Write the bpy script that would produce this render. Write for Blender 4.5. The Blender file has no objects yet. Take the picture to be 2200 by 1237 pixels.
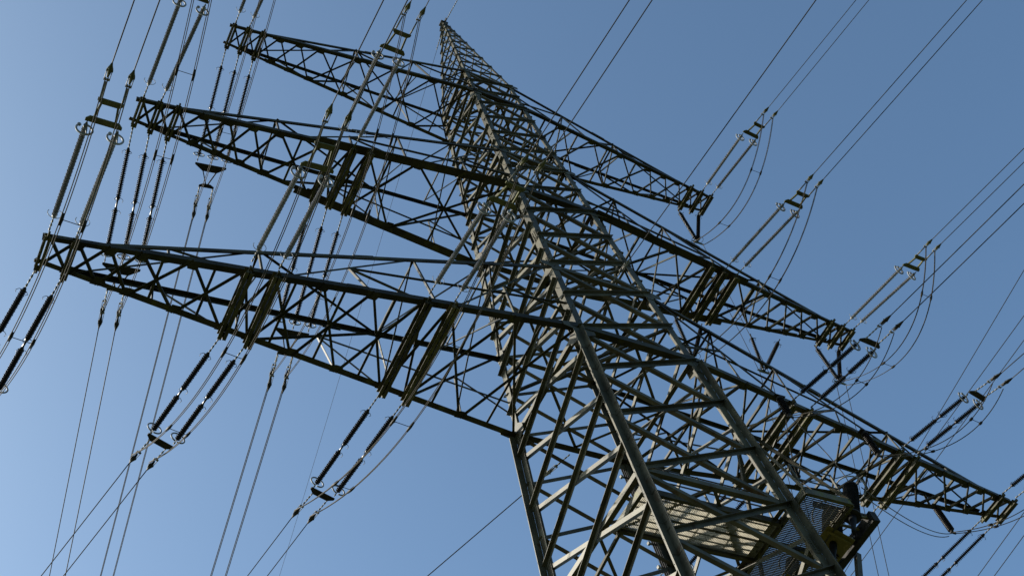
import bpy, math, random
from mathutils import Vector as V, Matrix
random.seed(4)
scene = bpy.context.scene
# ---------------------------------------------------------------- camera
S = 2.0                 # metres per design unit (half the tower width at the lower arm)
OZ = 29.81              # height of the lower cross arm above the ground
def U(x, y, z): return V((x*S, y*S, z*S+OZ))
cd = bpy.data.cameras.new('camera'); cam = bpy.data.objects.new('camera', cd)
scene.collection.objects.link(cam); scene.camera = cam
cd.sensor_width = 36; cd.lens = 2758.8/2200*36; cd.clip_end = 5000; cd.clip_start = .1
cam.matrix_world = Matrix(((0.87738525, -0.26433429, -0.40040292, -9.16241789*S),
                           (-0.43300129, -0.79570316, -0.42351668, -8.6714476*S),
                           (-0.20665189, 0.54496227, -0.8125953, -14.1067567*S+OZ),
                           (0, 0, 0, 1)))
# ---------------------------------------------------------------- light
SUN_EL, SUN_AZ = math.radians(34), math.radians(-43)     # azimuth from +Y towards +X
world = bpy.data.worlds.new("World"); scene.world = world; world.use_nodes = True
nt = world.node_tree; nt.nodes.clear()
sky = nt.nodes.new('ShaderNodeTexSky'); sky.sky_type = 'NISHITA'; sky.sun_disc = False
sky.sun_elevation = SUN_EL; sky.sun_rotation = SUN_AZ
sky.air_density = .6; sky.dust_density = 1.5; sky.ozone_density = 3.0; sky.altitude = 0
bg = nt.nodes.new('ShaderNodeBackground'); bg.inputs[1].default_value = 0.15
wo = nt.nodes.new('ShaderNodeOutputWorld')
wb_ = nt.nodes.new('ShaderNodeMix'); wb_.data_type = 'RGBA'; wb_.blend_type = 'MULTIPLY'; wb_.inputs[0].default_value = 1
wb_.inputs[7].default_value = (.93, 1.055, .955, 1)      # camera white balance
nt.links.new(sky.outputs[0], wb_.inputs[6]); nt.links.new(wb_.outputs[2], bg.inputs[0]); nt.links.new(bg.outputs[0], wo.inputs[0])
sd = bpy.data.lights.new('sun', 'SUN'); sd.energy = 5.0; sd.angle = math.radians(.5); sd.color = (1, .93, .80)
sun = bpy.data.objects.new('sun', sd); scene.collection.objects.link(sun)
to_sun = V((math.sin(SUN_AZ)*math.cos(SUN_EL), math.cos(SUN_AZ)*math.cos(SUN_EL), math.sin(SUN_EL)))
sun.rotation_euler = to_sun.to_track_quat('Z', 'Y').to_euler(); sun.location = (0, 0, 90)
scene.view_settings.view_transform = 'Standard'; scene.view_settings.look = 'None'
scene.view_settings.exposure = 0.82; scene.view_settings.gamma = 1

# ---------------------------------------------------------------- materials
def mat(name, c1, c2, rough=.6, metal=0., scale=3., lichen=None, bump=.0, spec=.3):
    m = bpy.data.materials.new(name); m.use_nodes = True
    n = m.node_tree; b = n.nodes['Principled BSDF']
    b.inputs['Roughness'].default_value = rough; b.inputs['Metallic'].default_value = metal
    if 'Specular IOR Level' in b.inputs: b.inputs['Specular IOR Level'].default_value = spec
    tc = n.nodes.new('ShaderNodeTexCoord')
    nz = n.nodes.new('ShaderNodeTexNoise'); nz.inputs['Scale'].default_value = scale; nz.inputs['Detail'].default_value = 6
    n.links.new(tc.outputs['Object'], nz.inputs['Vector'])
    cr = n.nodes.new('ShaderNodeValToRGB')
    cr.color_ramp.elements[0].position = .35; cr.color_ramp.elements[0].color = (*c1, 1)
    cr.color_ramp.elements[1].position = .68; cr.color_ramp.elements[1].color = (*c2, 1)
    n.links.new(nz.outputs['Fac'], cr.inputs[0]); out = cr.outputs[0]
    if lichen:
        n2 = n.nodes.new('ShaderNodeTexNoise'); n2.inputs['Scale'].default_value = scale*2.3; n2.inputs['Detail'].default_value = 8
        n.links.new(tc.outputs['Object'], n2.inputs['Vector'])
        r2 = n.nodes.new('ShaderNodeValToRGB'); r2.color_ramp.elements[0].position = lichen[1]; r2.color_ramp.elements[1].position = lichen[1]+.12
        n.links.new(n2.outputs['Fac'], r2.inputs[0])
        mx = n.nodes.new('ShaderNodeMix'); mx.data_type = 'RGBA'
        n.links.new(r2.outputs[0], mx.inputs[0]); n.links.new(out, mx.inputs[6]); mx.inputs[7].default_value = (*lichen[0], 1)
        out = mx.outputs[2]
    oi = n.nodes.new('ShaderNodeObjectInfo'); mr = n.nodes.new('ShaderNodeMapRange')      # every bar weathered a little differently
    mr.inputs['To Min'].default_value = .72; mr.inputs['To Max'].default_value = 1.25
    n.links.new(oi.outputs['Random'], mr.inputs['Value'])
    hs = n.nodes.new('ShaderNodeHueSaturation'); n.links.new(mr.outputs[0], hs.inputs['Value']); n.links.new(out, hs.inputs['Color'])
    out = hs.outputs[0]
    n.links.new(out, b.inputs['Base Color'])
    if bump:
        bp = n.nodes.new('ShaderNodeBump'); bp.inputs['Strength'].default_value = bump; bp.inputs['Distance'].default_value = .01
        n3 = n.nodes.new('ShaderNodeTexNoise'); n3.inputs['Scale'].default_value = 40
        n.links.new(tc.outputs['Object'], n3.inputs['Vector']); n.links.new(n3.outputs['Fac'], bp.inputs['Height'])
        n.links.new(bp.outputs[0], b.inputs['Normal'])
    return m
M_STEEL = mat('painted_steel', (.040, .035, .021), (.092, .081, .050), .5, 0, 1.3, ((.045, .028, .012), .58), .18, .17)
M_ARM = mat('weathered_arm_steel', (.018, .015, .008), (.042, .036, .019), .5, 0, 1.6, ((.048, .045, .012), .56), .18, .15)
M_BEAM = mat('lichen_beam_steel', (.032, .027, .014), (.095, .083, .046), .5, 0, 2.2, ((.085, .08, .016), .54), .25, .15)
M_OLIVE = mat('olive_yoke_paint', (.060, .060, .026), (.10, .095, .04), .6, 0, 4, spec=.1)
M_GALV = mat('bright_galvanised', (.09, .085, .075), (.27, .26, .23), .6, 0, 9, spec=.2)
M_RING = mat('grey_ring_metal', (.16, .165, .17), (.26, .265, .27), .55, 0, 8, spec=.2)
M_SILI = mat('grey_silicone', (.19, .18, .175), (.25, .235, .23), .65, 0, 5, spec=.15)
M_PORC = mat('brown_porcelain', (.010, .007, .006), (.016, .010, .008), .42, 0, 5)
M_WIRE = mat('aluminium_strand', (.022, .022, .022), (.035, .033, .03), .7, 0, 12, spec=.08)
M_JUMP = mat('jumper_strand', (.05, .042, .032), (.08, .068, .052), .7, 0, 12, spec=.08)
M_DARK = mat('dark_fitting', (.018, .016, .013), (.036, .031, .026), .6, 0, 8, spec=.1)
M_YELL = mat('yellow_paint', (.10, .078, .014), (.15, .115, .025), .55, 0, 3, ((.2, .15, .05), .6))
M_GRAT = mat('grating_steel', (.26, .235, .175), (.36, .33, .25), .6, .0, 3, ((.12, .10, .06), .56), spec=.1)
M_BLACK = mat('black_polymer', (.008, .008, .008), (.014, .014, .014), .6, 0, 4, spec=.1)
M_GRASS = mat('meadow', (.020, .032, .010), (.040, .050, .018), .9, 0, .08, ((.05, .045, .025), .6))

# ---------------------------------------------------------------- mesh helpers
COL = scene.collection
def T(o, label=None, cat=None, group=None, kind=None):
    if label: o['label'] = label
    if cat: o['category'] = cat
    if group: o['group'] = group
    if kind: o['kind'] = kind
    return o
def empty(name, loc, label, cat, group=None):
    o = bpy.data.objects.new(name, None); COL.objects.link(o); o.location = loc; o.empty_display_size = .3
    return T(o, label, cat, group)
class MB:
    def __init__(s): s.v = []; s.f = []; s.sm = []
    def poly(s, pts, f, smooth=False):
        b = len(s.v); s.v += [tuple(p) for p in pts]
        for q in f: s.f.append([b+i for i in q]); s.sm.append(smooth)
    def prism(s, prof0, prof1):
        n = len(prof0)
        s.poly(list(prof0)+list(prof1), [[i, (i+1) % n, n+(i+1) % n, n+i] for i in range(n)] + [list(range(n))[::-1], list(range(n, 2*n))])
    def L(s, P, Q, a, b, wa, wb, t):
        """angle section from P to Q, corner on the line, flanges along a and b"""
        P, Q = V(P), V(Q); ax = (Q-P).normalized()
        a = V(a); a = (a-ax*a.dot(ax)).normalized()
        b = V(b); b = b-ax*b.dot(ax); b = (b-a*b.dot(a)).normalized()
        pr = [(0, 0), (wa, 0), (wa, t), (t, t), (t, wb), (0, wb)]
        s.prism([P+a*x+b*y for x, y in pr], [Q+a*x+b*y for x, y in pr])
    def bar(s, P, Q, a, wa, wb):
        """rectangular bar centred on P-Q, wa wide along a, wb across"""
        P, Q = V(P), V(Q); ax = (Q-P).normalized(); a = V(a); a = (a-ax*a.dot(ax)).normalized(); b = ax.cross(a)
        pr = [(-wa/2, -wb/2), (wa/2, -wb/2), (wa/2, wb/2), (-wa/2, wb/2)]
        s.prism([P+a*x+b*y for x, y in pr], [Q+a*x+b*y for x, y in pr])
    def channel(s, P, Q, a, b, w, h, t):
        """U section: web along b (height h), flanges along a (width w)"""
        P, Q = V(P), V(Q); ax = (Q-P).normalized(); a = V(a); a = (a-ax*a.dot(ax)).normalized(); b = V(b); b = b-ax*b.dot(ax); b = (b-a*b.dot(a)).normalized()
        pr = [(0, 0), (w, 0), (w, t), (t, t), (t, h-t), (w, h-t), (w, h), (0, h)]
        s.prism([P+a*x+b*y for x, y in pr], [Q+a*x+b*y for x, y in pr])
    def plate(s, pts, n, t):
        n = V(n).normalized()*t/2
        s.prism([V(p)-n for p in pts], [V(p)+n for p in pts])
    def tube(s, pts, r, n=8, closed=False):
        pts = [V(p) for p in pts]; k = len(pts); rs = r if isinstance(r, (list, tuple)) else [r]*k
        ref = V((0, 0, 1)); vs = []
        prev = None
        for i, p in enumerate(pts):
            if closed: d = pts[(i+1) % k]-pts[i-1]
            else: d = pts[min(i+1, k-1)]-pts[max(i-1, 0)]
            d.normalize()
            if prev is None:
                u = d.cross(ref)
                if u.length < .1: u = d.cross(V((1, 0, 0)))
            else: u = prev-d*prev.dot(d)
            u.normalize(); prev = u; w = d.cross(u)
            vs += [p+(u*math.cos(2*math.pi*j/n)+w*math.sin(2*math.pi*j/n))*rs[i] for j in range(n)]
        m = k if closed else k-1
        f = [[i*n+j, i*n+(j+1) % n, ((i+1) % k)*n+(j+1) % n, ((i+1) % k)*n+j] for i in range(m) for j in range(n)]
        s.poly(vs, f, True)
        if not closed:
            b = len(s.v)-len(vs)
            s.f.append([b+j for j in range(n)][::-1]); s.sm.append(False)
            s.f.append([b+(k-1)*n+j for j in range(n)]); s.sm.append(False)
    def build(s, name, m, parent=None):
        me = bpy.data.meshes.new(name); me.from_pydata(s.v, [], s.f); me.materials.append(m)
        me.polygons.foreach_set('use_smooth', s.sm); me.update()
        o = bpy.data.objects.new(name, me); COL.objects.link(o)
        if parent is not None:
            o.parent = parent; o.matrix_parent_inverse = Matrix.Translation(-V(parent_world(parent)))
        return o
class Pieces:
    """collects members; each call of new() starts another piece; build() links one part per piece, or one stuff part"""
    def __init__(s): s.p = []
    def new(s): s.p.append(MB()); return s.p[-1]
    def build(s, name, m, parent, one=False):
        if one:
            a = MB()
            for q in s.p: a.poly(q.v, q.f)
            return T(a.build(name, m, parent), kind='stuff')
        for q in s.p: q.build(name, m, parent)
def parent_world(p):
    v = V(p.location)
    while p.parent is not None:
        # a mesh part carries an inverse that puts it back at the world origin
        if p.type == 'MESH': return V((0, 0, 0))
        p = p.parent; v += V(p.location)
    return v if True else v

# ---------------------------------------------------------------- ground
g = MB(); g.poly([(-1500, -1500, 0), (1500, -1500, 0), (1500, 1500, 0), (-1500, 1500, 0)], [[0, 1, 2, 3]])
T(g.build('ground', M_GRASS), kind='structure')

# ---------------------------------------------------------------- tower
Z1T, Z2, Z2T, Z3, Z3T, ZA = 1.831, 4.58, 6.182, 9.038, 10.174, 14.529
DR = 1.016
def lerp(a, b, t): return a+(b-a)*t
def interp(x, xs, ys):
    for i in range(len(xs)-1):
        if x <= xs[i+1]: return lerp(ys[i], ys[i+1], (x-xs[i])/(xs[i+1]-xs[i]))
    return ys[-1]
def hw(z):
    if z < 0: return 1-.041*z
    return interp(z, [0, Z2, Z3, Z3T, ZA], [1, .791, .601, .561, .05])
SG = {'A': (-1, 1), 'B': (-1, -1), 'C': (1, -1), 'D': (1, 1)}
def leg(k, z, off=(0, 0, 0)):
    a, b = SG[k]; return U(a*hw(z), b*hw(z)*DR, z)+V(off)
tower = empty('lattice_tower', (0, 0, 0), 'green grey steel lattice tower with three pairs of cross arms and a pointed peak', 'transmission tower')

# gusset plates on the legs where arms meet the body
def leg_gussets(k, mb):
  a, b = SG[k]
  for z, h, w in ((0, .62, .5), (Z1T, .45, .35), (Z2, .5, .45), (Z2T, .35, .3), (Z3, .4, .32), (Z3T, .3, .25)):
      if True:
          c = leg(k, z)
          for (d, n) in ((V((-a, 0, 0)), V((0, b, 0))), (V((0, -b, 0)), V((a, 0, 0)))):
              o = c+n*.022 if z >= 0 else c
              pts = [o+V((0, 0, h*.5))-d*.02, o+V((0, 0, h*.5))+d*w*.55, o+V((0, 0, h*.12))+d*w, o-V((0, 0, h*.3))+d*w, o-V((0, 0, h*.5))+d*w*.5, o-V((0, 0, h*.5))-d*.02]
              mb.plate(pts, n, .012)
          # outward gussets carrying the arm chords
          d = V((a, 0, 0)); n = V((0, b, 0)); o = c+n*.02
          pts = [o+V((0, 0, h*.45))-d*.05, o+V((0, 0, .12))+d*w, o-V((0, 0, .05))+d*w, o-V((0, 0, h*.3))-d*.05]
          mb.plate(pts, n, .012)
def step_bolts(mb):
    z = -6.; i = 0
    while z < ZA-1:
        o = V((.10, 0, 0)) if i % 2 else V((0, .10, 0)); c = leg('B', z, o); d = V((0, -1, 0)) if i % 2 else V((-1, 0, 0))
        mb.tube([c, c+d*.15], .009, 5); z += .2; i += 1
GZ = -OZ/S
for k, (a, b) in SG.items():
    mb = MB()
    zs = [GZ, -8, -4, 0]
    for z0, z1 in zip(zs[:-1], zs[1:]):
        mb.L(leg(k, z0), leg(k, z1), (-a, 0, 0), (0, -b, 0), .24, .24, .026)
        z1 = min(z1, -.06)
        mb.L(leg(k, z0, (a*.002, b*.002, 0)), leg(k, z1, (a*.002, b*.002, 0)), (a, 0, 0), (0, b, 0), .22, .22, .026)
    for z0, z1, w_ in ((0, Z2, .24), (Z2, Z3, .21), (Z3, Z3T, .17), (Z3T, ZA, .095)):
        mb.L(leg(k, z0), leg(k, z1), (-a, 0, 0), (0, -b, 0), w_, w_, .022)
    # splice plates with bolts on both flanges
    for zc, ln in ((-.05, .9), (Z1T+.15, .5), (Z1T+1.05, .55), (Z2+.1, .5), (Z2T+.1, .4), (Z3+.1, .4), (-3.9, .6)):
        p = leg(k, zc-ln/2/S); q = leg(k, zc+ln/2/S)
        mb.bar(p+V((-a*.12, b*.008, 0)), q+V((-a*.12, b*.008, 0)), (1, 0, 0), .20, .014)
        mb.bar(p+V((a*.008, -b*.12, 0)), q+V((a*.008, -b*.12, 0)), (1, 0, 0), .014, .20)
        n = int(ln/.075)
        for i in range(n):
            c = p.lerp(q, (i+.5)/n)
            for d in (.07, .17):
                mb.bar(c+V((-a*d, b*.012, 0)), c+V((-a*d, b*.036, 0)), (1, 0, 0), .032, .032)
                mb.bar(c+V((a*.012, -b*d, 0)), c+V((a*.036, -b*d, 0)), (0, 1, 0), .032, .032)
    # thin batten plates where the double angles of the lower legs are joined
    for i in range(12):
        zc = -.5-i*.52
        p = leg(k, zc-.05); q = leg(k, zc+.05)
        mb.bar(p+V((a*.10, b*.030, 0)), q+V((a*.10, b*.030, 0)), (1, 0, 0), .20, .012)
        mb.bar(p+V((a*.030, b*.10, 0)), q+V((a*.030, b*.10, 0)), (1, 0, 0), .012, .20)
    leg_gussets(k, mb)
    if k == 'B': step_bolts(mb)
    mb.build('leg', M_STEEL, tower)

NY = [GZ, -12.9, -11.1, -9.5, -8.05, -6.75, -5.5, -4.32, -3.16, -2.06, -1.02, 0, .94, 1.88, 2.8, 3.7, 4.6, 5.43, 6.2, 6.95, 7.67, 8.41, 9.05, 9.6, 10.17]
NX = [GZ, -12, -10.3, -8.75, -7.4, -6.1, -4.9, -3.74, -2.6, -1.53, -.48, .47, 1.41, 2.34, 3.25, 4.15, 5.0, 5.82, 6.58, 7.31, 8.04, 8.73, 9.3, 9.75, 10.17]
def brace(lo, hi, za, zb, n, outer, w=.125, t=.012, name='brace', mb=None, sep=True, flip=1):
    """angle brace between legs lo (height za) and hi (height zb) on the face with outward normal n"""
    n = V(n); P = leg(lo, za); Q = leg(hi, zb)
    ax = (Q-P).normalized(); up = n.cross(ax)
    if up.z < 0: up = -up
    P = P-ax*.02; Q = Q+ax*.02
    own = mb is None
    if own: mb = MB()
    if outer:
        off = n*.004; mb.L(P+off+up*w/2, Q+off+up*w/2, -up, n, w, w, t)
    else:
        off = -n*.030; mb.L(P+off-up*w/2, Q+off-up*w/2, up, -n, w, w, t)
    # bolts
    for R, s in ((P, 1), (Q, -1)):
        for d in (.09, .17):
            c = R+ax*s*d+n*(.004 if outer else -.030)
            mb.bar(c-n*.012, c+n*.034, ax, .03, .03)
    if own: return mb.build(name, M_STEEL, tower)
few = 0
rest = MB()
for i in range(len(NY)-1):
    z0, z1 = NY[i], NY[i+1]; w = .124 if z0 < 4 else .092
    vis = z0 > -4.4 and few < 97
    for lo, hi, n in (('B', 'C', (0, -1, 0)), ('A', 'D', (0, 1, 0))):
        kw = dict(w=w) if vis else dict(w=w, mb=rest)
        brace(lo, hi, z0, z1, n, True, **kw); brace(hi, lo, z0, z1, n, False, **kw)
        if vis: few += 2
for i in range(len(NX)-1):
    z0, z1 = NX[i], NX[i+1]; w = .124 if z0 < 4 else .092
    vis = z0 > -5.0 and few < 97
    for lo, hi, n in (('A', 'B', (-1, 0, 0)), ('D', 'C', (1, 0, 0))):
        kw = dict(w=w) if vis else dict(w=w, mb=rest)
        brace(lo, hi, z0, z1, n, True, **kw); brace(hi, lo, z0, z1, n, False, **kw)
        if vis: few += 2
T(rest.build('lower_bracing', M_STEEL, tower), kind='stuff')
# diaphragms
for z in (0, Z1T, Z2, Z2T, Z3, Z3T, -3.16):
    mb = MB(); e = .03
    for lo, hi, n in (('A', 'B', (-1, 0, 0)), ('D', 'C', (1, 0, 0)), ('B', 'C', (0, -1, 0)), ('A', 'D', (0, 1, 0))):
        n = V(n)
        if n.y and z in (0, Z2, Z3): continue
        P = leg(lo, z)-n*.034+V((0, 0, .027)); Q = leg(hi, z)-n*.034+V((0, 0, .027)); w = .15 if z < Z3 else .11
        mb.L(P, Q, -n, (0, 0, 1), w, w, .013)
    pts = [leg(k, z, (-SG[k][0]*.05, -SG[k][1]*.05, .05)) for k in 'ABCD']
    mid = [(pts[i]+pts[(i+1) % 4])/2 for i in range(4)]
    for i in range(4):
        mb.L(mid[i], mid[(i+1) % 4], (0, 0, 1), V((0, 0, 0))-mid[i]+V((0, 0, mid[i].z)), .09, .09, .01)
    mb.build('diaphragm', M_STEEL, tower)
# lighter cross bracing inside the body between the main levels
for z in (.94, 2.8, 3.7, 5.43, 6.95):
    mb = MB()
    for p, q, o in (('A', 'C', .03), ('B', 'D', .0)):
        mb.L(leg(p, z, (-SG[p][0]*.06, -SG[p][1]*.06, o)), leg(q, z, (-SG[q][0]*.06, -SG[q][1]*.06, o)), (0, 0, 1), (1, 0, 0), .085, .085, .009)
    for lo, hi, n in (('A', 'B', (-1, 0, 0)), ('D', 'C', (1, 0, 0))):
        n = V(n); mb.L(leg(lo, z)-n*.05, leg(hi, z)-n*.05, -n, (0, 0, 1), .09, .09, .01)
    mb.build('diaphragm', M_STEEL, tower)
# peak
mb = MB()
pk = [10.17, 10.82, 11.43, 12.0, 12.55, 13.05, 13.5, 13.9, 14.22, 14.5]
for lo, hi, n in (('A', 'B', (-1, 0, 0)), ('D', 'C', (1, 0, 0)), ('B', 'C', (0, -1, 0)), ('A', 'D', (0, 1, 0))):
    for i in range(len(pk)-1):
        brace(lo, hi, pk[i], pk[i+1], n, True, w=.052, t=.007, mb=mb); brace(hi, lo, pk[i], pk[i+1], n, False, w=.052, t=.007, mb=mb)
mb.build('peak_bracing', M_STEEL, tower)
mb = MB(); mb.bar(U(-.09, 0, ZA), U(.09, 0, ZA), (0, 0, 1), .06, .30); mb.bar(U(0, -.16, ZA-.02), U(0, .16, ZA-.02), (0, 0, 1), .22, .03)
mb.build('peak_cap', M_DARK, tower)
# ---------------------------------------------------------------- cross arms
def make_arm(sx, z0, tipdz, L, tip, zt, bounds, beams, posts, diags, chordw, xin=None):
    """one cross arm: sx side, chord half depths run linearly from tip to body"""
    w0 = hw(z0); wt = hw(zt)
    arm = MB()
    def bx(x): return (x-w0)/(L-w0)
    def by(x, s): return s*lerp(w0*DR, tip, bx(x))
    def Bp(x, s): return U(sx*x, by(x, s), z0+tipdz*bx(x))+V((0, s*.055, 0))
    xt = bounds[1]-.05
    def Tp(x, s):
        t = (x-wt)/(xt-wt)
        return U(sx*x, s*lerp(wt*DR, abs(by(xt, 1)), t), lerp(zt, z0+tipdz*bx(xt)+.05, t))
    root = MB()
    cw = chordw
    # chords
    ch = []
    for s in (-1, 1):
        m1 = MB(); xk = lerp(w0, L, .83)
        m1.L(Bp(L+.03, s), Bp(xk, s), (0, -s, 0), (0, 0, 1), cw*.68, cw*.68, .016)
        m1.L(Bp(xk+.04, s)+V((0, s*.003, -.003)), Bp(w0, s)+V((0, s*.003, -.003)), (0, -s, 0), (0, 0, 1), cw*.92, cw*.92, .02)
        if xin:
            m1.L(Bp(xin, s)+V((0, s*.007, -.009)), Bp(w0, s)+V((0, s*.007, -.009)), (0, s, 0), (0, 0, 1), cw*.8, cw*1.2, .02)
            m1.bar(Bp(xin, s)+V((0, s*cw*-.1, -.018)), Bp(w0, s)+V((0, s*cw*-.1, -.018)), (0, 1, 0), cw*1.7, .012)
        # splice plate
        xs = lerp(w0, L, .45); m1.bar(Bp(xs+.15, s)+V((0, s*.01, cw*.5)), Bp(xs-.15, s)+V((0, s*.01, cw*.5)), (0, 0, 1), cw*.8, .014)
        ch.append(m1)
        m2 = MB(); m2.L(Tp(xt, s), Tp(wt, s), (0, -s, 0), (0, 0, -1), cw*.66, cw*.66, .014)
        xs = lerp(w0, L, .42); m2.bar(Tp(xs+.15, s)+V((0, s*.01, -cw*.4)), Tp(xs-.15, s)+V((0, s*.01, -cw*.4)), (0, 0, 1), cw*.85, .014)
        ch.append(m2)
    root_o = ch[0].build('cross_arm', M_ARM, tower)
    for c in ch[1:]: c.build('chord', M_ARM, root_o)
    # bottom plane lacing
    lb = Pieces(); lw = .074 if z0 < 8 else .060
    for i in range(len(bounds)-1):
        x0, x1 = bounds[i], bounds[i+1]
        P, Q = Bp(x0, -1), Bp(x1, 1); R, W = Bp(x0, 1), Bp(x1, -1)
        dz = V((0, 0, .022))
        lb.new().L(P+dz, Q+dz, V((sx, 0, 0)), (0, 0, 1), lw, lw, .01)
        dz = V((0, 0, -.004))
        lb.new().L(R+dz, W+dz, V((sx, 0, 0)), (0, 0, -1), lw, lw*.55, .01)
        if (x0-x1) > .55:
            # post through the crossing
            t = by(x0, 1)/(by(x0, 1)+by(x1, 1)); xm = lerp(x0, x1, t)
            lb.new().L(Bp(xm, -1)+V((0, 0, .034)), Bp(xm, 1)+V((0, 0, .034)), (sx, 0, 0), (0, 0, 1), lw, lw, .01)
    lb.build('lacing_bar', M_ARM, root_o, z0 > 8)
    gp = Pieces()
    for x in bounds[1:-1]:
        for s in (-1, 1):
            c = Bp(x, s)+V((0, 0, -.007)); d = V((0, -s, 0)); e = V((1, 0, 0))
            gp.new().plate([c-e*.21, c-e*.11+d*(cw+.06), c+e*.11+d*(cw+.06), c+e*.21], (0, 0, 1), .012)
    gp.build('gusset_plate', M_ARM, root_o, z0 > 8)
    # side webs
    wb = Pieces(); ww = .060
    def node(n, s):
        if n[0] == 'B': return Bp(n[1], s)
        if n[0] == 'T': return Tp(n[1], s)
        if n[0] == 'L': return leg({(-1, -1): 'B', (-1, 1): 'A', (1, -1): 'C', (1, 1): 'D'}[(sx, s)], z0+(zt-z0)*n[1])
        if n[0] == 'M': return (node(n[1], s)+node(n[2], s))/2
    for s in (-1, 1):
        for n0, n1 in diags:
            P, Q = node(n0, s), node(n1, s)
            wb.new().L(P-V((0, s*.03, 0)), Q-V((0, s*.03, 0)), (-sx, 0, 0), (0, -s, 0), ww, ww, .009)
    wb.build('web_member', M_ARM, root_o, z0 > 8)
    # transverse frames between the two side trusses
    fr = Pieces()
    for x in posts:
        a, b = Tp(x, -1), Tp(x, 1); c, d = Bp(x, -1), Bp(x, 1)
        fr.new().L(a-V((0, 0, .04)), b-V((0, 0, .04)), (-sx, 0, 0), (0, 0, -1), .056, .056, .008)
        fr.new().L(a+V((0, 0, -.02)), d+V((sx*.01, 0, .05)), (0, 0, 1), (sx, 0, 0), .055, .045, .008)
        fr.new().L(b+V((sx*.02, 0, -.02)), c+V((sx*.03, 0, .05)), (0, 0, 1), (sx, 0, 0), .055, .045, .008)
    # top plane zigzag
    xs = [xt]+list(posts)+[wt]
    for i in range(len(xs)-1):
        fr.new().L(Tp(xs[i], -1 if i % 2 else 1), Tp(xs[i+1], 1 if i % 2 else -1), (0, 0, -1), (-sx, 0, 0), .056, .056, .008)
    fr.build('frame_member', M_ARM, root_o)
    # cross beams: pairs of channels under the chords
    for x in beams:
        bm = MB(); over = .15; tipb = x > 4.5 and not (z0 == 0 and x < 7); fw = .066 if tipb else .098; bh = .18 if tipb else .26
        y = abs(by(min(x, L), 1))*S+over; zc = Bp(x, 1).z
        for d in (-1, 1):
            xx = sx*x*S+d*.018
            bm.channel(V((xx, -y, zc-bh-.015)), V((xx, y, zc-bh-.015)), (d, 0, 0), (0, 0, 1), fw, bh-.01, .012)
        for s in (-1, 1):
            bm.bar(V((sx*x*S-.06, s*(y-.06), zc-.11)), V((sx*x*S+.06, s*(y-.06), zc-.11)), (0, 1, 0), .03, .14)
            bm.bar(V((sx*x*S, s*(y-.02), zc-.11)), V((sx*x*S, s*(y+.10), zc-.11)), (1, 0, 0), .05, .09)
        bm.build('cross_beam', M_BEAM, root_o)
    return Bp
w3 = hw(Z3)
AR1 = dict(z0=0, tipdz=-.06, tip=.173, zt=Z1T, bounds=[8.0, 7.68, 7.30, 6.92, 6.30, 5.64, 5.26, 4.63, 3.96, 3.25, 2.87, 1.95, 1.0],
           beams=[8.04, 7.72, 5.63, 5.27, 3.25, 2.87], posts=[5.45, 3.22, 2.0],
           diags=[(('T', 6.62), ('B', 6.62)), (('T', 6.62), ('B', 5.70)), (('T', 5.45), ('B', 5.45)), (('B', 5.25), ('T', 3.22)),
                  (('M', ('B', 5.25), ('T', 3.22)), ('B', 4.0)), (('M', ('B', 5.25), ('T', 3.22)), ('B', 3.28)), (('M', ('B', 5.25), ('T', 3.22)), ('L', .40)),
                  (('T', 3.22), ('B', 3.1)), (('B', 2.85), ('T', 1.0)), (('M', ('B', 2.85), ('T', 1.0)), ('B', 1.95)), (('M', ('B', 2.85), ('T', 1.0)), ('L', .25))], chordw=.19)
AR2 = dict(z0=Z2, tipdz=0, tip=.17, zt=Z2T, bounds=[7.0, 6.74, 6.46, 6.07, 5.67, 5.28, 4.86, 4.05, 3.68, 3.40, 2.55, .791],
           beams=[7.02, 6.76, 6.48, 3.98, 3.69, 3.40], posts=[4.9, 2.75, 1.7],
           diags=[(('T', 6.1), ('B', 6.1)), (('T', 4.9), ('B', 4.9)), (('T', 6.1), ('B', 5.28)), (('B', 4.6), ('T', 2.75)),
                  (('M', ('B', 4.6), ('T', 2.75)), ('B', 3.68)), (('M', ('B', 4.6), ('T', 2.75)), ('B', 2.75)), (('M', ('B', 4.6), ('T', 2.75)), ('L', .35)),
                  (('T', 2.75), ('B', 2.75)), (('B', 2.55), ('T', .8)), (('M', ('B', 2.55), ('T', .8)), ('B', 1.65)), (('M', ('B', 2.55), ('T', .8)), ('L', .3))], chordw=.165, xin=4.3)
AR3 = dict(z0=Z3, tipdz=-.02, tip=.174, zt=Z3T, bounds=[5.40, 5.14, 4.86, 4.53, 4.15, 3.74, 3.0, 2.24, 1.47, w3],
           beams=[5.42, 5.16, 4.88], posts=[3.0, 1.75],
           diags=[(('T', 4.5), ('B', 4.5)), (('T', 4.5), ('B', 3.74)), (('T', 3.0), ('B', 3.0)), (('B', 3.7), ('T', 3.0)), (('T', 3.0), ('B', 2.3)), (('T', 1.75), ('B', 2.2)),
                  (('T', 1.75), ('B', 1.47)), (('T', 1.75), ('L', .35)), (('B', 1.47), ('L', .6))], chordw=.145)
for sx in (-1, 1):
    make_arm(sx, L=8.07 if sx < 0 else 8.0, **AR1)
    make_arm(sx, L=7.08 if sx < 0 else 6.99, **AR2)
    make_arm(sx, L=5.47 if sx < 0 else 5.39, **AR3)
# the bottom chords carry on through the body
for z, cw in ((0, .2), (Z2, .21), (Z3, .17)):
    w = hw(z)
    for s in (-1, 1):
        mb = MB(); mb.L(U(-w, s*(w*DR+.0275), z), U(w, s*(w*DR+.0275), z), (0, -s, 0), (0, 0, 1), cw, cw, .02)
        mb.build('through_chord', M_ARM, tower)

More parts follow.
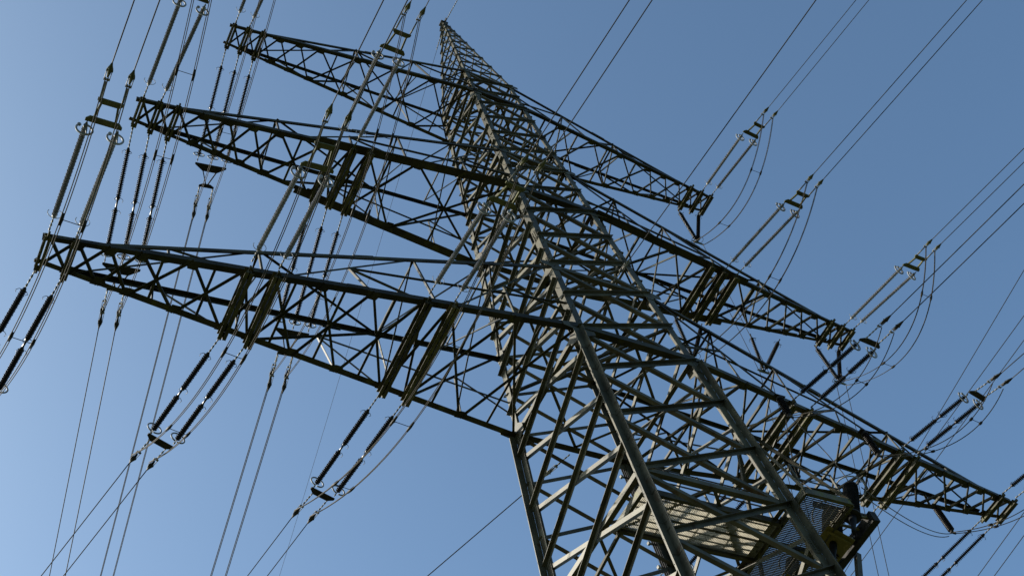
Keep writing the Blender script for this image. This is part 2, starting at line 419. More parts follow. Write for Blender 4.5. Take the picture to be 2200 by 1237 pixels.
# ---------------------------------------------------------------- insulator sets
def frame_of(d):
    d = V(d).normalized(); x = V((1, 0, 0)); x = (x-d*x.dot(d)).normalized(); return d, x, d.cross(x)
def lathe(mb, P, d, prof, n=12):
    d = V(d).normalized(); u = d.cross(V((0, 0, 1)));
    if u.length < .05: u = V((1, 0, 0))
    u.normalize(); w = d.cross(u); k = len(prof); vs = []
    for t, r in prof: vs += [P+d*t+(u*math.cos(2*math.pi*j/n)+w*math.sin(2*math.pi*j/n))*r for j in range(n)]
    f = [[i*n+j, i*n+(j+1) % n, (i+1)*n+(j+1) % n, (i+1)*n+j] for i in range(k-1) for j in range(n)]
    mb.poly(vs, f, False)
def sheds(mb, P, Q, rc, rs, pitch, alt=1.0):
    L = (Q-P).length; n = max(2, int(L/pitch)); p = L/n; prof = [(0, rc*.3), (0, rc)]
    for i in range(n):
        r = rs if i % 2 == 0 else rs*alt
        prof += [(p*(i+.22), rc), (p*(i+.46), r), (p*(i+.56), r), (p*(i+.62), rc)]
    prof += [(L, rc), (L, rc*.3)]
    lathe(mb, P, Q-P, prof)
def link(mb, P, Q, r=.014):
    """a chain of shackles and eyes"""
    L = (Q-P).length; n = max(2, int(L/.12)); d = (Q-P)/n
    a = V((1, 0, 0)); b = V((0, 0, 1))
    for i in range(n):
        p = P+d*i; q = P+d*(i+1)
        mb.tube([p, p.lerp(q, .3), p.lerp(q, .7), q], [r*.9, r*1.9, r*1.5, r*.9], 6)
        mb.bar(p.lerp(q, .45), p.lerp(q, .55), a, .055 if i % 2 else .02, .02 if i % 2 else .055)
def ring(mb, C, d, r, tr, gap=.5, ball=True, start=1.9):
    """open arcing ring round the string, with ball ends"""
    d, x, z = frame_of(d); pts = []
    for i in range(25):
        a = start+gap+(2*math.pi-2*gap)*i/24; pts.append(C+(x*math.cos(a)+z*math.sin(a))*r)
    mb.tube(pts, tr, 7)
    if ball:
        for e in (pts[0], pts[-1]): lathe(mb, e-d*tr*1.8, d, [(0, .002), (tr*.8, tr*1.6), (tr*1.8, tr*2.0), (tr*2.8, tr*1.6), (tr*3.6, .002)], 8)
    m = pts[12]; mb.tube([m, C+d*.12], tr*.6, 5)
def horn(mb, C, d, s=1, r=.008):
    d, x, z = frame_of(d)
    mb.tube([C, C+x*.11*s, C+x*.17*s+d*.06, C+x*.15*s+d*.13], r, 5)
    mb.tube([C, C-x*.08*s+z*.04, C-x*.12*s+z*.10+d*.03, C-x*.06*s+z*.14+d*.05], r, 5)
def string(parent, P, Q, kind):
    """one insulator string from the arm fitting P to the yoke Q"""
    L = (Q-P).length; d = (Q-P).normalized()
    m = MB(); link(m, P, P+d*L*.15); m2 = MB(); link(m2, Q-d*L*.06, Q, .012)
    s = MB(); r = MB(); r2 = MB()
    if kind == 'grey':
        sheds(s, P+d*L*.15, P+d*L*.95, .042, .070, .052, .9)
        ring(r, P+d*L*.165, d, .17, .009, .75, False); ring(r2, P+d*L*.93, d, .185, .026, .45)
        m.tube([P+d*L*.13, P+d*L*.16], .05, 8); m2.tube([P+d*L*.94, P+d*L*.97], .05, 8)
        mt = M_SILI
    else:
        a, b = (.17, .95)
        sheds(s, P+d*L*a, P+d*L*(a+.345), .038, .082, .060, .93); sheds(s, P+d*L*(b-.345), P+d*L*b, .038, .082, .060, .93)
        for t in (a, a+.345, b-.345): s.tube([P+d*L*(t-.02), P+d*L*t, P+d*L*(t+.015)], [.035, .06, .05], 8); horn(s, P+d*L*t, d, 1 if t != a else -1)
        s.tube([P+d*L*(a+.34), P+d*L*(b-.345)], .03, 6)
        ring(r, P+d*L*(b-.015), d, .20 if kind == 'black' else .19, .022, .12 if kind != 'blackopen' else .5, kind == 'blackopen'); mt = M_PORC
    o = s.build('insulator_string', mt, parent); m.build('link_chain', M_GALV, o); m2.build('link_chain', M_GALV, o)
    for q in (r, r2):
        if q.v: q.build('arcing_ring', M_RING, o)
def plate_x(mb, C, d, w, dep, t=.03, taper=.5):
    d, x, z = frame_of(d)
    mb.plate([C-x*w/2-d*.03, C+x*w/2-d*.03, C+x*w/2+d*.04, C+x*w/2*taper+d*dep, C-x*w/2*taper+d*dep, C-x*w/2+d*.04], z, t)
def clamp(mb, md, P, Q):
    """strain clamp: turnbuckle frame and body"""
    d = (Q-P).normalized(); dd, x, z = frame_of(d); L = (Q-P).length
    for s in (-1, 1): mb.tube([P+x*s*.02, P+d*L*.2+x*s*.06, P+d*L*.7+x*s*.06, Q-d*L*.1+x*s*.02], .010, 5)
    mb.bar(P+d*L*.12-x*.07, P+d*L*.12+x*.07, d, .05, .03)
    md.tube([P+d*L*.25, P+d*L*.55, P+d*L*.7, Q], [.022, .05, .055, .02], 8)
    md.bar(P+d*L*.6-x*.075, P+d*L*.6+x*.075, d, .035, .05)
ends = {}
def tension_set(key, atts, yoke, clampP, kind, label, group, sp=.35, nwire=2):
    """atts: fixing points on the arm; yoke: centre of the yoke plate; clampP: where the conductors leave"""
    A = [U(*a) for a in atts]; Y = U(*yoke); C = U(*clampP); c0 = sum(A, V((0, 0, 0)))/len(A)
    root = empty('tension_insulator_set', c0, label, 'insulator set', group)
    d, x, z = frame_of(Y-c0); sgn = 1
    if (A[-1]-A[0]).x < 0: A = A[::-1]
    n = len(A); ys = [Y+x*((i-(n-1)/2)*sp*S) for i in range(n)]
    for a, y in zip(A, ys): string(root, a, y-d*.05, kind)
    W = sp*S*(n-1)+.12; d2 = (C-Y).normalized()
    yk = MB(); g = MB(); k = MB(); D = (C-Y).length
    halfw = .12*S if kind == 'grey' else .13*S
    if kind == 'grey':
        plate_x(yk, Y, d2, W, .13, .035, .8)
        T0 = Y+d2*D*.36
        for s in (-1, 1): yk.bar(Y+x*s*W*.30+d2*.06, T0+x*s*halfw*.75+d2*.02, z, .05, .05)
        plate_x(yk, T0+d2*.06, -d2, halfw*2+.10, .12, .035, .7)
        e0 = T0+d2*.06; lk = .38
        yk.build('yoke_plate', M_OLIVE, root)
    elif kind == 'black' and n == 3:
        plate_x(yk, Y, d2, W, .26, .03, .45)
        T0 = Y+d2*D*.42
        for s in (-1, 1): yk.bar(Y+x*s*W*.22+d2*.22, T0+x*s*.03, z, .05, .04)
        plate_x(yk, T0+d2*.08, -d2, halfw*2+.06, .12, .03, .5)
        e0 = T0+d2*.08; lk = .25
        yk.build('yoke_plate', M_DARK, root)
    else:
        plate_x(yk, Y, d2, W, .15, .035, .6); e0 = Y+d2*.10; lk = .38
        yk.build('yoke_plate', M_DARK, root)
    out = []
    ln = (C-e0).length
    for s in (-1, 1):
        g = MB(); k = MB(); p = e0+x*s*halfw; q = C+x*s*halfw; m = p.lerp(q, lk+.1)
        if kind == 'grey': g.tube([p, p.lerp(q, .08), m], [.012, .028, .022], 6); link(g, p, p.lerp(q, .15))
        else: link(g, p, m, .013)
        clamp(g, k, m, q); out.append(q)
        g.build('turnbuckle', M_GALV, root); k.build('strain_clamp', M_OLIVE if kind == 'grey' else M_DARK, root)
        if n == 3:
            g = MB(); k = MB(); p2 = p+z*.12; q2 = q+z*.16+d2*.35; m2 = m+z*.14+d2*.35; link(g, p2, m2, .012); clamp(g, k, m2, q2); out.append(q2)
            g.build('turnbuckle', M_GALV, root); k.build('strain_clamp', M_DARK, root)
    ends[key] = out
    return out
# ---------------------------------------------------------------- wires
def catenary(P, az, slope, length, span=150., n=60):
    a = math.radians(az); h = V((math.sin(a), math.cos(a), 0)); pts = []
    for i in range(n+1):
        t = length*(i/n)**1.5; pts.append(P+h*t+V((0, 0, slope*t*(1-t/(span*S)))))
    return pts
def conductor(P, az, slope, label, group, r=.015, length=230, m=None):
    mb = MB(); mb.tube(catenary(P, az, slope, length), r, 6)
    return T(mb.build('conductor', m or M_WIRE), label, 'conductor', group)
def jump_pts(A, B, dx, dz, n=28):
    A, B = V(A), V(B); r = []
    for i in range(n+1):
        t = i/n; q = 4*t*(1-t); r.append(A.lerp(B, t)+V((dx*S*q, 0, -dz*S*q)))
    return r
def jumper(As, Bs, dx, dz, label, group, spacers=(.3, .7), double=True, r=.012):
    root = None; curves = []
    for A, B in zip(As, Bs): curves.append(jump_pts(A, B, dx, dz))
    mb = MB(); ex = []
    for i, c in enumerate(curves):
        if double:
            mb2 = MB() if i else mb
            mb2.tube([p+V((.028, 0, .02)) for p in c], r, 6); mb3 = MB(); mb3.tube([p-V((.028, 0, .02)) for p in c], r, 6); ex.append(mb3)
        else:
            mb2 = MB() if i else mb; mb2.tube(c, r, 6)
        if i == 0: root = T(mb2.build('jumper_loop', M_JUMP), label, 'jumper cable', group)
        else: mb2.build('cable_strand', M_JUMP, root)
    for q in ex: q.build('cable_strand', M_JUMP, root)
    for s in spacers:
        k = int(s*28); sp = MB(); a, b = curves[0][k], curves[-1][k]
        sp.tube([a, b], .010, 5)
        for c in (curves[0], curves[-1]): sp.tube([c[k-1].lerp(c[k], .62), c[k], c[k].lerp(c[k+1], .38)], [.035, .045, .035], 6)
        sp.build('spacer', M_DARK, root)
    return root

G1 = 'two string tension insulator sets on the near side'
def two(xa, xb, y, z): return [(xa, y, z), (xb, y, z)]
# near side, grey composite strings
tension_set('nL8', two(-8.05, -7.73, -.29, -.07), (-7.89, -1.99, -.34), (-7.91, -2.81, -.51), 'grey', 'pair of grey insulator strings on the near tip of the lowest left arm', G1)
tension_set('nL5', two(-5.63, -5.27, -.62, -.03), (-5.43, -2.28, -.34), (-5.5, -3.2, -.52), 'grey', 'pair of grey insulator strings near the middle of the lowest left arm', G1)
tension_set('nL3', two(-3.25, -2.87, -.87, 0), (-3.07, -2.60, -.35), (-3.01, -3.42, -.51), 'grey', 'pair of grey insulator strings on the lowest left arm beside the tower body', G1)
tension_set('nM7', two(-7.02, -6.76, -.27, Z2-.05), (-6.86, -2.15, Z2-.36), (-6.86, -3.0, Z2-.54), 'grey', 'pair of grey insulator strings at the tip of the middle left arm', G1)
tension_set('nM4', two(-3.98, -3.69, -.56, Z2-.05), (-3.87, -2.45, Z2-.39), (-3.85, -3.33, Z2-.57), 'grey', 'pair of grey insulator strings crossing in front of the upper left arm', G1)
tension_set('nU5', two(-5.42, -5.16, -.27, Z3-.05), (-5.3, -2.1, Z3-.36), (-5.3, -2.9, Z3-.52), 'grey', 'pair of grey insulator strings rising from the tip of the upper left arm', G1)
tension_set('nR4', two(3.69, 3.98, -.6, Z2-.05), (4.0, -2.33, 4.25), (4.03, -3.02, 4.11), 'grey', 'pair of grey insulator strings on the middle right arm halfway to its tip', G1)
tension_set('nR7', two(6.76, 7.0, -.26, Z2-.05), (7.04, -1.97, 4.23), (7.06, -2.68, 4.09), 'grey', 'pair of grey insulator strings at the tip of the middle right arm', G1)
tension_set('nR5u', two(5.16, 5.42, -.26, Z3-.05), (5.29, -1.92, 8.69), (5.35, -2.66, 8.55), 'grey', 'pair of grey insulator strings at the tip of the upper right arm', G1)
G2 = 'two string tension insulator sets of dark porcelain'
tension_set('nR3', two(2.87, 3.25, -.84, -.02), (3.22, -2.30, -.30), (3.27, -2.87, -.41), 'blackopen', 'pair of black insulator strings on the lowest right arm nearest the tower body', G2)
tension_set('nR5', two(5.27, 5.63, -.58, -.03), (5.62, -2.00, -.29), (5.74, -2.55, -.40), 'blackopen', 'pair of black insulator strings midway along the lowest right arm', G2)
tension_set('nR8', two(7.72, 8.04, -.29, -.07), (8.02, -1.75, -.30), (8.06, -2.3, -.40), 'blackopen', 'pair of black insulator strings leaving the near side of the lowest right arm tip', G2)
# far side of the lowest arms
tension_set('fL8', two(-8.05, -7.73, .29, -.08), (-8.2, 2.18, -.2), (-8.28, 2.65, -.24), 'black', 'pair of black insulator strings hanging left from the tip of the lowest left arm', G2)
tension_set('fL5', two(-5.63, -5.27, .60, -.05), (-5.84, 2.35, -.18), (-6.0, 2.82, -.23), 'black', 'pair of black insulator strings below the middle of the lowest left arm', G2)
tension_set('fL3', two(-3.25, -2.87, .87, -.04), (-3.39, 2.65, -.18), (-3.54, 3.18, -.23), 'black', 'pair of black insulator strings below the lowest left arm near the tower body', G2)
tension_set('fR8', two(7.72, 8.04, .27, -.08), (7.45, 2.15, -.2), (7.35, 2.7, -.25), 'black', 'pair of black insulator strings below the tip of the lowest right arm', G2)
tension_set('fR5', two(5.27, 5.63, .56, -.05), (5.1, 2.40, -.18), (4.95, 2.9, -.23), 'black', 'pair of black insulator strings behind the cable platform and its grey post', G2)
tension_set('fR3', two(2.87, 3.25, .84, -.04), (2.72, 2.62, -.18), (2.6, 3.15, -.23), 'black', 'pair of black insulator strings seen through the tower body above the walkway', G2)
G3 = 'three string tension insulator sets on the far side'
def three(xs, y, z): return [(x, y, z) for x in xs]
tension_set('fM7', three((-7.02, -6.76, -6.48), .26, Z2-.06), (-6.5, 2.50, 4.12), (-6.42, 3.40, 3.95), 'black', 'three black insulator strings from the tip of the middle left arm', G3, .27)
tension_set('fM4', three((-3.98, -3.69, -3.40), .6, Z2-.06), (-3.47, 2.85, 4.12), (-3.40, 3.80, 3.93), 'black', 'three black insulator strings from the inner beams of the middle left arm', G3, .27)
tension_set('fU5', three((-5.42, -5.16, -4.88), .26, Z3-.06), (-4.95, 2.50, 8.58), (-4.84, 3.42, 8.39), 'black', 'three black insulator strings from the tip of the upper left arm', G3, .27)

GC = 'phase conductors'
dirs = {'nL8': (180.6, -.17, 'rising from the lowest left arm tip'), 'nL5': (180.1, -.17, 'rising from the middle of the lowest left arm'),
        'nL3': (178.8, -.17, 'rising from the lowest left arm by the body'), 'nM7': (180, -.17, 'leaving the top edge above the middle left arm tip'),
        'nM4': (180, -.17, 'leaving the top edge left of the tower peak'), 'nU5': (180, -.17, 'leaving the top edge above the upper left arm tip'),
        'nR4': (176.4, -.17, 'rising from the halfway set of the middle right arm'), 'nR7': (175.5, -.17, 'rising from the middle right arm tip'),
        'nR5u': (176.8, -.17, 'rising from the upper right arm tip'), 'nR3': (176, -.17, 'rising from the lowest right arm beside the tower body'),
        'nR5': (175, -.17, 'running right from the midway set of the lowest right arm'), 'nR8': (175, -.17, 'running right from the lowest right arm tip'),
        'fL8': (-10.7, -.1, 'dropping from the lowest left arm tip'), 'fL5': (-15.4, -.1, 'dropping from the middle of the lowest left arm'),
        'fL3': (-12.8, -.1, 'dropping from the lowest left arm by the body'), 'fM7': (7.0, -.2, 'dropping from the middle left arm tip'),
        'fM4': (4.2, -.2, 'dropping from inside the middle left arm'), 'fU5': (5.0, -.2, 'dropping from the upper left arm tip'),
        'fR8': (-12, -.1, 'dropping from the lowest right arm tip'), 'fR5': (-12, -.1, 'dropping behind the cable platform'), 'fR3': (-12, -.1, 'dropping behind the tower body')}
for k, (az, sl, txt) in dirs.items():
    e = ends[k]
    if len(e) == 2: names = ['left wire of pair', 'right wire of pair']
    else: names = ['left outer wire', 'left upper wire', 'right outer wire', 'right upper wire']
    if (len(e) == 2) and e[0].x > e[1].x: names = names[::-1]
    for P, nm in zip(e, names): conductor(P, az, sl, nm+' '+txt, GC)

# jumpers of the left circuits run under the arms from the near clamps to the far clamps
GJ = 'jumper loops'
def back(P, Q, f=.35): return P+(Q-P).normalized()*f
def jl(k1, k2, dx, dz, txt, sp, double=True):
    a, b = ends[k1], ends[k2]
    a = sorted(a, key=lambda p: p.x)[:2] if len(a) == 2 else [a[0], a[2]]
    bb = [b[0], b[-1]] if len(b) == 2 else [b[0], b[2]]
    bb = sorted(bb, key=lambda p: p.x); a = sorted(a, key=lambda p: p.x)
    a = [p+V((0, .38, .06)) for p in a]; bb = [p+V((0, -.28, .02)) for p in bb]
    jumper(a, bb, dx, dz, txt, GJ, sp, double)
jl('nL8', 'fL8', .10, 1.0, 'paired jumper cable passing in front of the lowest left arm tip', (.32, .62))
jl('nL5', 'fL5', .0, 1.15, 'paired jumper cable looping under the middle of the lowest left arm', (.5, .80))
jl('nL3', 'fL3', .0, 1.0, 'paired jumper cable looping under the lowest left arm by the tower body', (.38, .6, .84))
jl('nM7', 'fM7', .05, .7, 'paired jumper cable crossing the tip of the middle left arm', (.28, .48, .75))
jl('nM4', 'fM4', .05, 1.0, 'paired jumper cable crossing the inner beams of the middle left arm', (.25, .45, .7))
jl('nU5', 'fU5', -.05, .8, 'paired jumper cable crossing the tip of the upper left arm', (.4, .7))

# ---------------------------------------------------------------- right side: V supports and droppers
def vee(a, b, base, label):
    A, B, C = U(*a), U(*b), U(*base)
    root = empty('jumper_support_insulator', (A+B)/2, label, 'insulator', 'V shaped jumper supports under the right arms')
    for P in (A, B):
        d = (C-P).normalized(); L = (C-P).length
        m = MB(); link(m, P, P+d*L*.1); m.tube([P+d*L*.1, P+d*L*.14], .05, 8); horn(m, P+d*L*.12, d, 1); horn(m, P+d*L*.13, d, -1)
        s = MB(); sheds(s, P+d*L*.13, P+d*L*.9, .055, .085, .06); s.tube([P+d*L*.88, C], .03, 6)
        o = s.build('insulator_rod', M_PORC, root); m.build('end_fitting', M_DARK, o)
        r = MB(); ring(r, P+d*L*.9, d, .22, .010, .5, False); r.build('arcing_ring', M_DARK, o)
    p = MB(); p.plate([C+V((-.32, 0, 0)), C+V((0, 0, .1)), C+V((.32, 0, 0)), C+V((.2, 0, -.08)), C+V((-.2, 0, -.08))], (0, 1, 0), .03)
    p.build('yoke_plate', M_OLIVE, root)
    return [C+V((-.25, 0, -.08)), C+V((.25, 0, -.08))]
vU = vee((4.86, .32, Z3-.05), (5.36, .22, Z3-.05), (5.12, .5, 8.0), 'V of dark insulators hanging under the upper right arm tip')
vM = vee((6.42, .32, Z2-.05), (6.95, .2, Z2-.05), (6.7, .475, 3.62), 'V of dark insulators hanging under the middle right arm tip')
vI = vee((5.64, .42, Z2-.05), (4.97, .5, Z2-.05), (5.3, .9, 3.95), 'V of dark insulators midway along the middle right arm')
vX = vee((3.25, .6, Z2-.05), (3.9, .6, Z2-.05), (3.6, .95, 3.72), 'V of dark insulators half hidden beside the tower body')
def jr(k, base, dx, dz, txt, sp, double=True):
    a = sorted(ends[k], key=lambda p: p.x); a = [p+V((0, .38, .04)) for p in a]
    jumper(a, base, dx, dz, txt, GJ, sp, double)
jr('nR5u', vU, 0, .7, 'paired jumper cable curving to the V insulators under the upper right arm', (.35, .75))
jr('nR7', vM, .05, .85, 'paired jumper cable curving to the V insulators under the middle right arm tip', (.22, .7))
jr('nR4', vX, .1, .5, 'paired jumper cable falling through the middle right arm', (.45,))
GD = 'dropper cables under the right arms'
def dropper(base, to, txt, sag=0.3):
    m = [None, None]
    for i, P in enumerate(base):
        Q = U(*to)+V((-.25+.5*i, 0, 0)); c = jump_pts(P, Q, 0, sag*.2, 20)
        mb = MB(); mb.tube(c, .013, 6)
        if i == 0: root = T(mb.build('dropper_cable', M_WIRE), txt, 'dropper cable', GD); c0 = c
        else: mb.build('cable_strand', M_WIRE, root)
    for k in (5, 12): mb = MB(); mb.tube([c0[k], c[k]], .009, 5); mb.build('spacer', M_DARK, root)
dropper(vU, (5.3, .9, 3.95), 'dropper pair between the upper right V and the one below it')
dropper(vI, (5.1, 2.4, -2.0), 'dropper pair falling behind the inner part of the lowest right arm')
dropper(vM, (6.75, 3.4, -3.6), 'dropper pair falling past the outer half of the lowest right arm')

# hanging post insulators under the lowest right arm
posts = []
for (x, y, ln, txt) in ((2.63, -.85, .46, 'short thick black post insulator under the near chord beside the tower body'),
                        (4.44, -.67, .56, 'short thick black post insulator under the near chord midway along the lowest right arm'),
                        (6.72, .33, .62, 'short thick black post insulator under the far chord near the lowest right arm tip'),
                        (3.37, .11, .60, 'short thick black post insulator above the cable platform inside the lowest right arm')):
    P = U(x, y, -.02); Q = U(x, y, -.02-ln)
    s = MB(); sheds(s, P-V((0, 0, .08)), Q+V((0, 0, .12)), .075, .115, .06)
    o = s.build('post_insulator', M_PORC); T(o, txt, 'insulator', 'post insulators under the lowest right arm')
    m = MB(); m.tube([P, P-V((0, 0, .1))], .11, 10); m.tube([Q+V((0, 0, .12)), Q], [.06, .04], 8); m.bar(Q+V((-.12, 0, 0)), Q+V((.12, 0, 0)), (0, 1, 0), .05, .05)
    m.bar(P+V((-.2, 0, .02)), P+V((.2, 0, .02)), (0, 1, 0), .2, .02)
    if y > 0 and x < 4: m.bar(P+V((0, -1.6, .05)), P+V((0, .9, .05)), (1, 0, 0), .2, .06)
    m.build('end_fitting', M_DARK, o); posts.append(Q)
def simple_jump(P, Q, dx, dz, txt, sp=(.3, .6)):
    jumper([P+V((-.0, 0, 0)), P+V((.0, .22, -.1))], [Q, Q+V((0, .22, -.1))], dx, dz, txt, GJ, sp, False, .013)
a = sorted(ends['nR3'], key=lambda p: p.x); jumper([p+V((0, .45, .02)) for p in a], [posts[0]+V((-.1, 0, 0)), posts[0]+V((.1, 0, 0))], 0, .45, 'jumper cable from the black strings to the post insulator by the tower body', GJ, (.4,), False, .014)
a = sorted(ends['nR5'], key=lambda p: p.x); jumper([p+V((0, .45, .02)) for p in a], [posts[1]+V((-.1, 0, 0)), posts[1]+V((.1, 0, 0))], 0, .45, 'jumper cable from the black strings to the midway post insulator', GJ, (.3, .7), False, .014)
a = sorted(ends['nR8'], key=lambda p: p.x); jumper([p+V((0, .45, .02)) for p in a], [posts[2]+V((-.1, 0, 0)), posts[2]+V((.1, 0, 0))], 0, .5, 'jumper cable sagging to the post insulator at the lowest right arm tip', GJ, (.4, .8), False, .014)
ca = U(2.55, -1.25, -2.4)

# ---------------------------------------------------------------- cable platform
ZP = -3.15
plat = empty('cable_platform', U(1.2, -.5, ZP), 'steel grating walkway and platform around the tower legs carrying cable terminations', 'platform')
def grating(x0, x1, y0, y1, along_y=False):
    mb = MB(); z = ZP*S+OZ
    if along_y:
        n = int((x1-x0)*S/.045)
        for i in range(n+1):
            x = lerp(x0, x1, i/n)*S; mb.bar((x, y0*S, z), (x, y1*S, z), (1, 0, 0), .007, .045)
        m = int((y1-y0)*S/.16)
        for i in range(m+1):
            y = lerp(y0, y1, i/m)*S; mb.bar((x0*S, y, z), (x1*S, y, z), (0, 1, 0), .009, .05)
    else:
        n = int((y1-y0)*S/.056)
        for i in range(n+1):
            y = lerp(y0, y1, i/n)*S; mb.bar((x0*S, y, z), (x1*S, y, z), (0, 1, 0), .018, .04)
        m = int((x1-x0)*S/.2)
        for i in range(m+1):
            x = lerp(x0, x1, i/m)*S; mb.bar((x, y0*S, z+.008), (x, y1*S, z+.008), (1, 0, 0), .009, .012)
    k = max(1, int((x1-x0)*S/.95))
    for i in range(k+1):
        x = lerp(x0, x1, i/k)*S; mb.bar((x, y0*S, z), (x, y1*S, z), (1, 0, 0), .02, .06)
    return mb.build('grating', M_GRAT if along_y else M_STEEL, plat)
grating(-.92, 1.15, -.84, -.22, True); grating(1.19, 1.90, -1.38, -.55); grating(1.19, 2.3, -.5, .6)
z = ZP*S+OZ-.03
for a, b in (((-.95, -.20), (1.17, -.20)), ((-.95, -.86), (1.17, -.86)), ((1.17, -1.42), (1.17, .64)), ((1.93, -1.42), (1.93, .64)), ((1.17, -1.42), (1.93, -1.42)), ((1.17, .64), (2.3, .64)), ((-.95, -.86), (-.95, -.20)), ((1.17, -.52), (1.93, -.52)), ((-.95, -.5), (1.17, -.5)), ((2.32, -.5), (2.32, .64))):
    A = V((a[0]*S, a[1]*S, z)); B = V((b[0]*S, b[1]*S, z)); h = .24 if b != (1.17, -.5) else .06
    mb = MB(); mb.bar(A, B, (0, 0, 1), h, .03); mb.bar(A-V((0, 0, h/2)), B-V((0, 0, h/2)), (0, 0, 1), .012, .09 if h > .1 else .03)
    mb.build('edge_beam', M_BEAM, plat)
for P, Q, u, w_ in ((U(1.2, -1.4, ZP), leg('C', ZP+1.5), (0, 0, 1), .08), (U(1.93, -1.4, ZP), leg('C', ZP+1.55), (0, 0, 1), .09), (U(1.93, .6, ZP), leg('C', ZP+1.5, (0, .3, 0)), (0, 0, 1), .09),
                    (U(1.93, -.5, ZP-.05), leg('C', ZP-1.3), (0, 0, 1), .09), (U(-.9, -.5, ZP-.05), leg('B', ZP-.9), (0, 1, 0), .08), (U(-.9, -.2, ZP-.05), leg('A', ZP-.6), (0, 1, 0), .08)):
    mb = MB(); mb.L(P, Q, (1, 0, 0), u, w_, w_, .01); mb.build('strut', M_STEEL, plat)
for xs, y in (((1.22, 1.9), -1.38), ((-.9, .1, 1.1), -.83)):
    mb = MB()
    for x in xs: mb.bar(U(x, y, ZP), U(x, y, ZP)+V((0, 0, 1.1)), (1, 0, 0), .045, .045)
    for h in (.55, 1.08): mb.bar(U(xs[0], y, ZP)+V((0, 0, h)), U(xs[-1], y, ZP)+V((0, 0, h)), (0, 0, 1), .045, .02)
    mb.build('railing', M_STEEL, plat)
mb = MB(); mb.bar(U(2.42, -1.30, ZP), U(2.42, .55, ZP), (0, 0, 1), .34, .22); mb.build('bearer_beam', M_DARK, plat)
mb = MB(); mb.bar(U(1.5, .5, ZP-.3), U(2.45, .5, ZP-.3), (0, 0, 1), .26, .14); mb.build('bearer_beam', M_DARK, plat)
for y in (-1.22, -1.02, -.15, -.35):
    mb = MB(); mb.bar(U(1.9, y, ZP+.03), U(2.42, y, ZP+.03), (0, 0, 1), .07, .05); mb.build('yellow_beam', M_YELL, plat)
mb = MB(); mb.L(U(2.50, -.72, ZP-.05), U(2.50, -.72, ZP-.05)-V((.44, 0, .90))*4.2, (0, 1, 0), (1, 0, 0), .14, .14, .015); mb.build('support_post', M_STEEL, plat)
GT = 'cable terminations on the platform'
AX = V((.44, 0, .90)).normalized()      # the terminations lean outwards
def termination(x, y, zb, h, r, label, plate=True, tail=1.9):
    B = U(x, y, zb); root = empty('cable_termination', B, label, 'cable termination', GT)
    s = MB(); sheds(s, B+AX*.12, B+AX*h, r*.84, r, .05); s.build('shed_housing', M_BLACK, root)
    c = MB(); c.tube([B-AX*tail, B-AX*.5, B-AX*.2, B], [.06, .06, .10, .10], 12); c.build('cable_tail', M_BLACK, root)
    m = MB(); lathe(m, B+AX*h, AX, [(0, r*.2), (0, r*.9), (.06, r*.95), (.16, r*.6), (.2, .02)], 16); m.build('top_cap', M_DARK, root)
    m = MB(); lathe(m, B, AX, [(0, .03), (0, r*1.1), (.05, r*1.1), (.12, r*.9), (.12, .03)], 16); m.build('base_flange', M_DARK, root)
    m = MB(); ring(m, B+AX*(h-.05), AX, r*1.9, .02, .25, False); m.build('corona_ring', M_RING, root)
    if plate:
        p = MB(); e = V((.90, 0, -.44)); p.bar(B-e*.40-AX*.02, B+e*.40-AX*.02, (0, 1, 0), .80, .03)
        for q in (-.27, .27): p.bar(B-e*.33+V((0, q, 0))-AX*.07, B+e*.33+V((0, q, 0))-AX*.07, (0, 1, 0), .05, .07)
        p.build('base_plate', M_YELL, root)
    return B+AX*(h+.2)
t1 = termination(2.12, -1.20, ZP, 1.45, .21, 'black ribbed cable termination at the outer corner of the platform', False, .7)
t2 = termination(2.02, -.80, ZP-.10, 1.35, .27, 'black cable termination standing on a yellow square plate')
t3 = termination(1.95, .10, ZP-.1, 1.30, .19, 'black cable termination half hidden behind the grating')
def lead(P, Q, dx, dz, txt):
    c = jump_pts(P, Q, dx, dz, 24); mb = MB(); mb.tube(c, .014, 6); T(mb.build('lead_cable', M_JUMP), txt, 'lead cable', 'leads to the cable terminations')
lead(posts[3], t2, .15, .05, 'thin lead from the inner post insulator to the yellow plated termination')
lead(posts[0], t1, .12, .1, 'thin lead from the post insulator by the body to the outer termination')
lead(posts[0]+V((-.1, .1, 0)), posts[3], -.1, .15, 'thin lead looping between the two inner post insulators')
lead(posts[1], posts[3], .0, .18, 'thin lead sagging between the midway and the inner post insulators')
lead(posts[2], t1+V((.4, 0, 0)), .0, .3, 'thin lead sagging from the arm tip post insulator to the platform')
lead(posts[2]+V((0, .2, .05)), t1+V((.4, .2, .1)), .0, .3, 'second lead sagging from the arm tip post insulator to the platform')
# surge arrester rods at the bearer beam
for (A, B, txt) in (((2.42, -1.25, ZP), (2.16, -.75, ZP+.75), 'slim black arrester leaning behind the outer termination'),
                    ((2.0, -.55, ZP-.25), (2.4, -.9, ZP+.0), 'slim black arrester lying between the yellow beams')):
    P, Q = U(*A), U(*B); s = MB(); sheds(s, P, Q, .04, .085, .06); T(s.build('surge_arrester', M_PORC), txt, 'surge arrester', 'arresters on the platform')
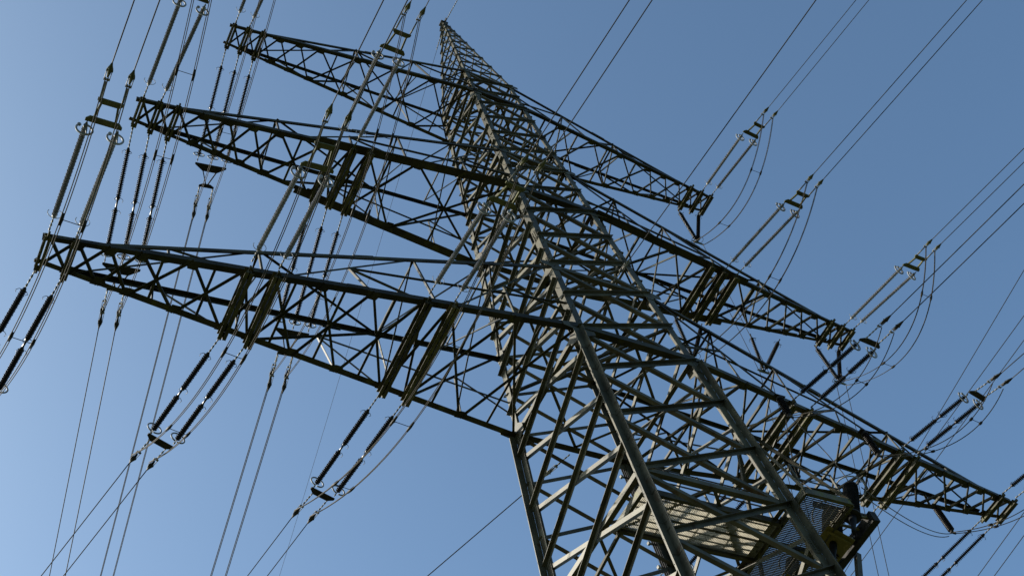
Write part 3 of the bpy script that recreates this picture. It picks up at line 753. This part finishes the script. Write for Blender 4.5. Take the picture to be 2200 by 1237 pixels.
# cables clipped to the far leg
mb = MB()
for i in range(3):
    o = V((-.16-.075*i, .10, 0)); mb.tube([leg('D', -9, o), leg('D', -4, o), leg('D', .2, o)], .028, 6)
root = T(mb.build('riser_cables', M_BLACK), 'three black cables clipped along the far tower leg', 'cable')
for i in range(16):
    mb = MB(); c = leg('D', -7+i*.45, (-.24, .12, 0)); mb.bar(c-V((.16, 0, 0)), c+V((.10, 0, 0)), (0, 0, 1), .05, .05); mb.bar(c-V((.15, .0, 0)), c-V((.22, .0, 0)), (0, 0, 1), .09, .09)
    mb.build('cable_clip', M_GALV, root)

# ---------------------------------------------------------------- earth wires and other lines
def wire(name, pts, r, label, cat, group=None, m=None):
    mb = MB(); mb.tube(pts, r, 6); return T(mb.build(name, m or M_WIRE), label, cat, group)
P = U(.02, -.12, ZA); e = wire('earth_wire', catenary(P, 178.5, -.15, 230), .011, 'thin earth wire rising from the tower peak', 'earth wire', 'earth wires')
mb = MB(); clampP = catenary(P, 178.5, -.15, 230)[4]; link(mb, P, P+(clampP-P)*.8); mb.build('wire_clamp', M_GALV, e)
P = U(0, .12, ZA-.15); e = wire('earth_wire', catenary(P, 5.5, -.2, 230), .009, 'thin earth wire falling behind the arms from the tower peak', 'earth wire', 'earth wires')
mb = MB(); link(mb, P, P+V((.05, .9, -.25))); mb.build('wire_clamp', M_GALV, e)
AERIAL = {'near': (U(.1, -1.0, 1.7), 179.5, -.155), 'far': (U(-.1, 1.02, -.1), -22, -.03)}
for nm, (P, az, sl) in AERIAL.items():
    e = wire('aerial_cable', catenary(P, az, sl, 230), .017, 'single aerial cable from the tower body to the top edge' if nm == 'near' else 'single aerial cable from the body to the bottom edge', 'aerial cable', 'aerial cables')
    mb = MB(); c = catenary(P, az, sl, 230)[3]; d = (c-P).normalized(); link(mb, P, P+d*.5); clamp(mb, mb, P+d*.5, P+d*1.1); mb.build('wire_clamp', M_GALV, e)

# a second line passing behind and to the right of the tower
GB = 'distant conductors of the neighbouring line'
for (p, az, txt) in (((24.43, 2.12, 19.09), 6.5, 'single distant wire crossing the open sky right of the lowest right arm'),
                     ((24.85, 3.39, 18.22), 0.0, 'upper wire of the distant pair behind the midway black strings'),
                     ((25.05, 3.39, 17.75), 0.0, 'lower wire of the distant pair behind the midway black strings'),
                     ((26.67, 8.87, 14.47), 3.0, 'upper wire of the distant pair in the lower right corner'),
                     ((26.85, 8.87, 14.05), 3.0, 'lower wire of the distant pair in the lower right corner')):
    A = U(*p); back_ = catenary(A, az+180, -.02, 260, 400); fwd_ = catenary(A, az, -.031, 260, 400)
    wire('distant_conductor', back_[::-1]+fwd_[1:], .028, txt, 'conductor', GB)

bpy.context.view_layer.update()
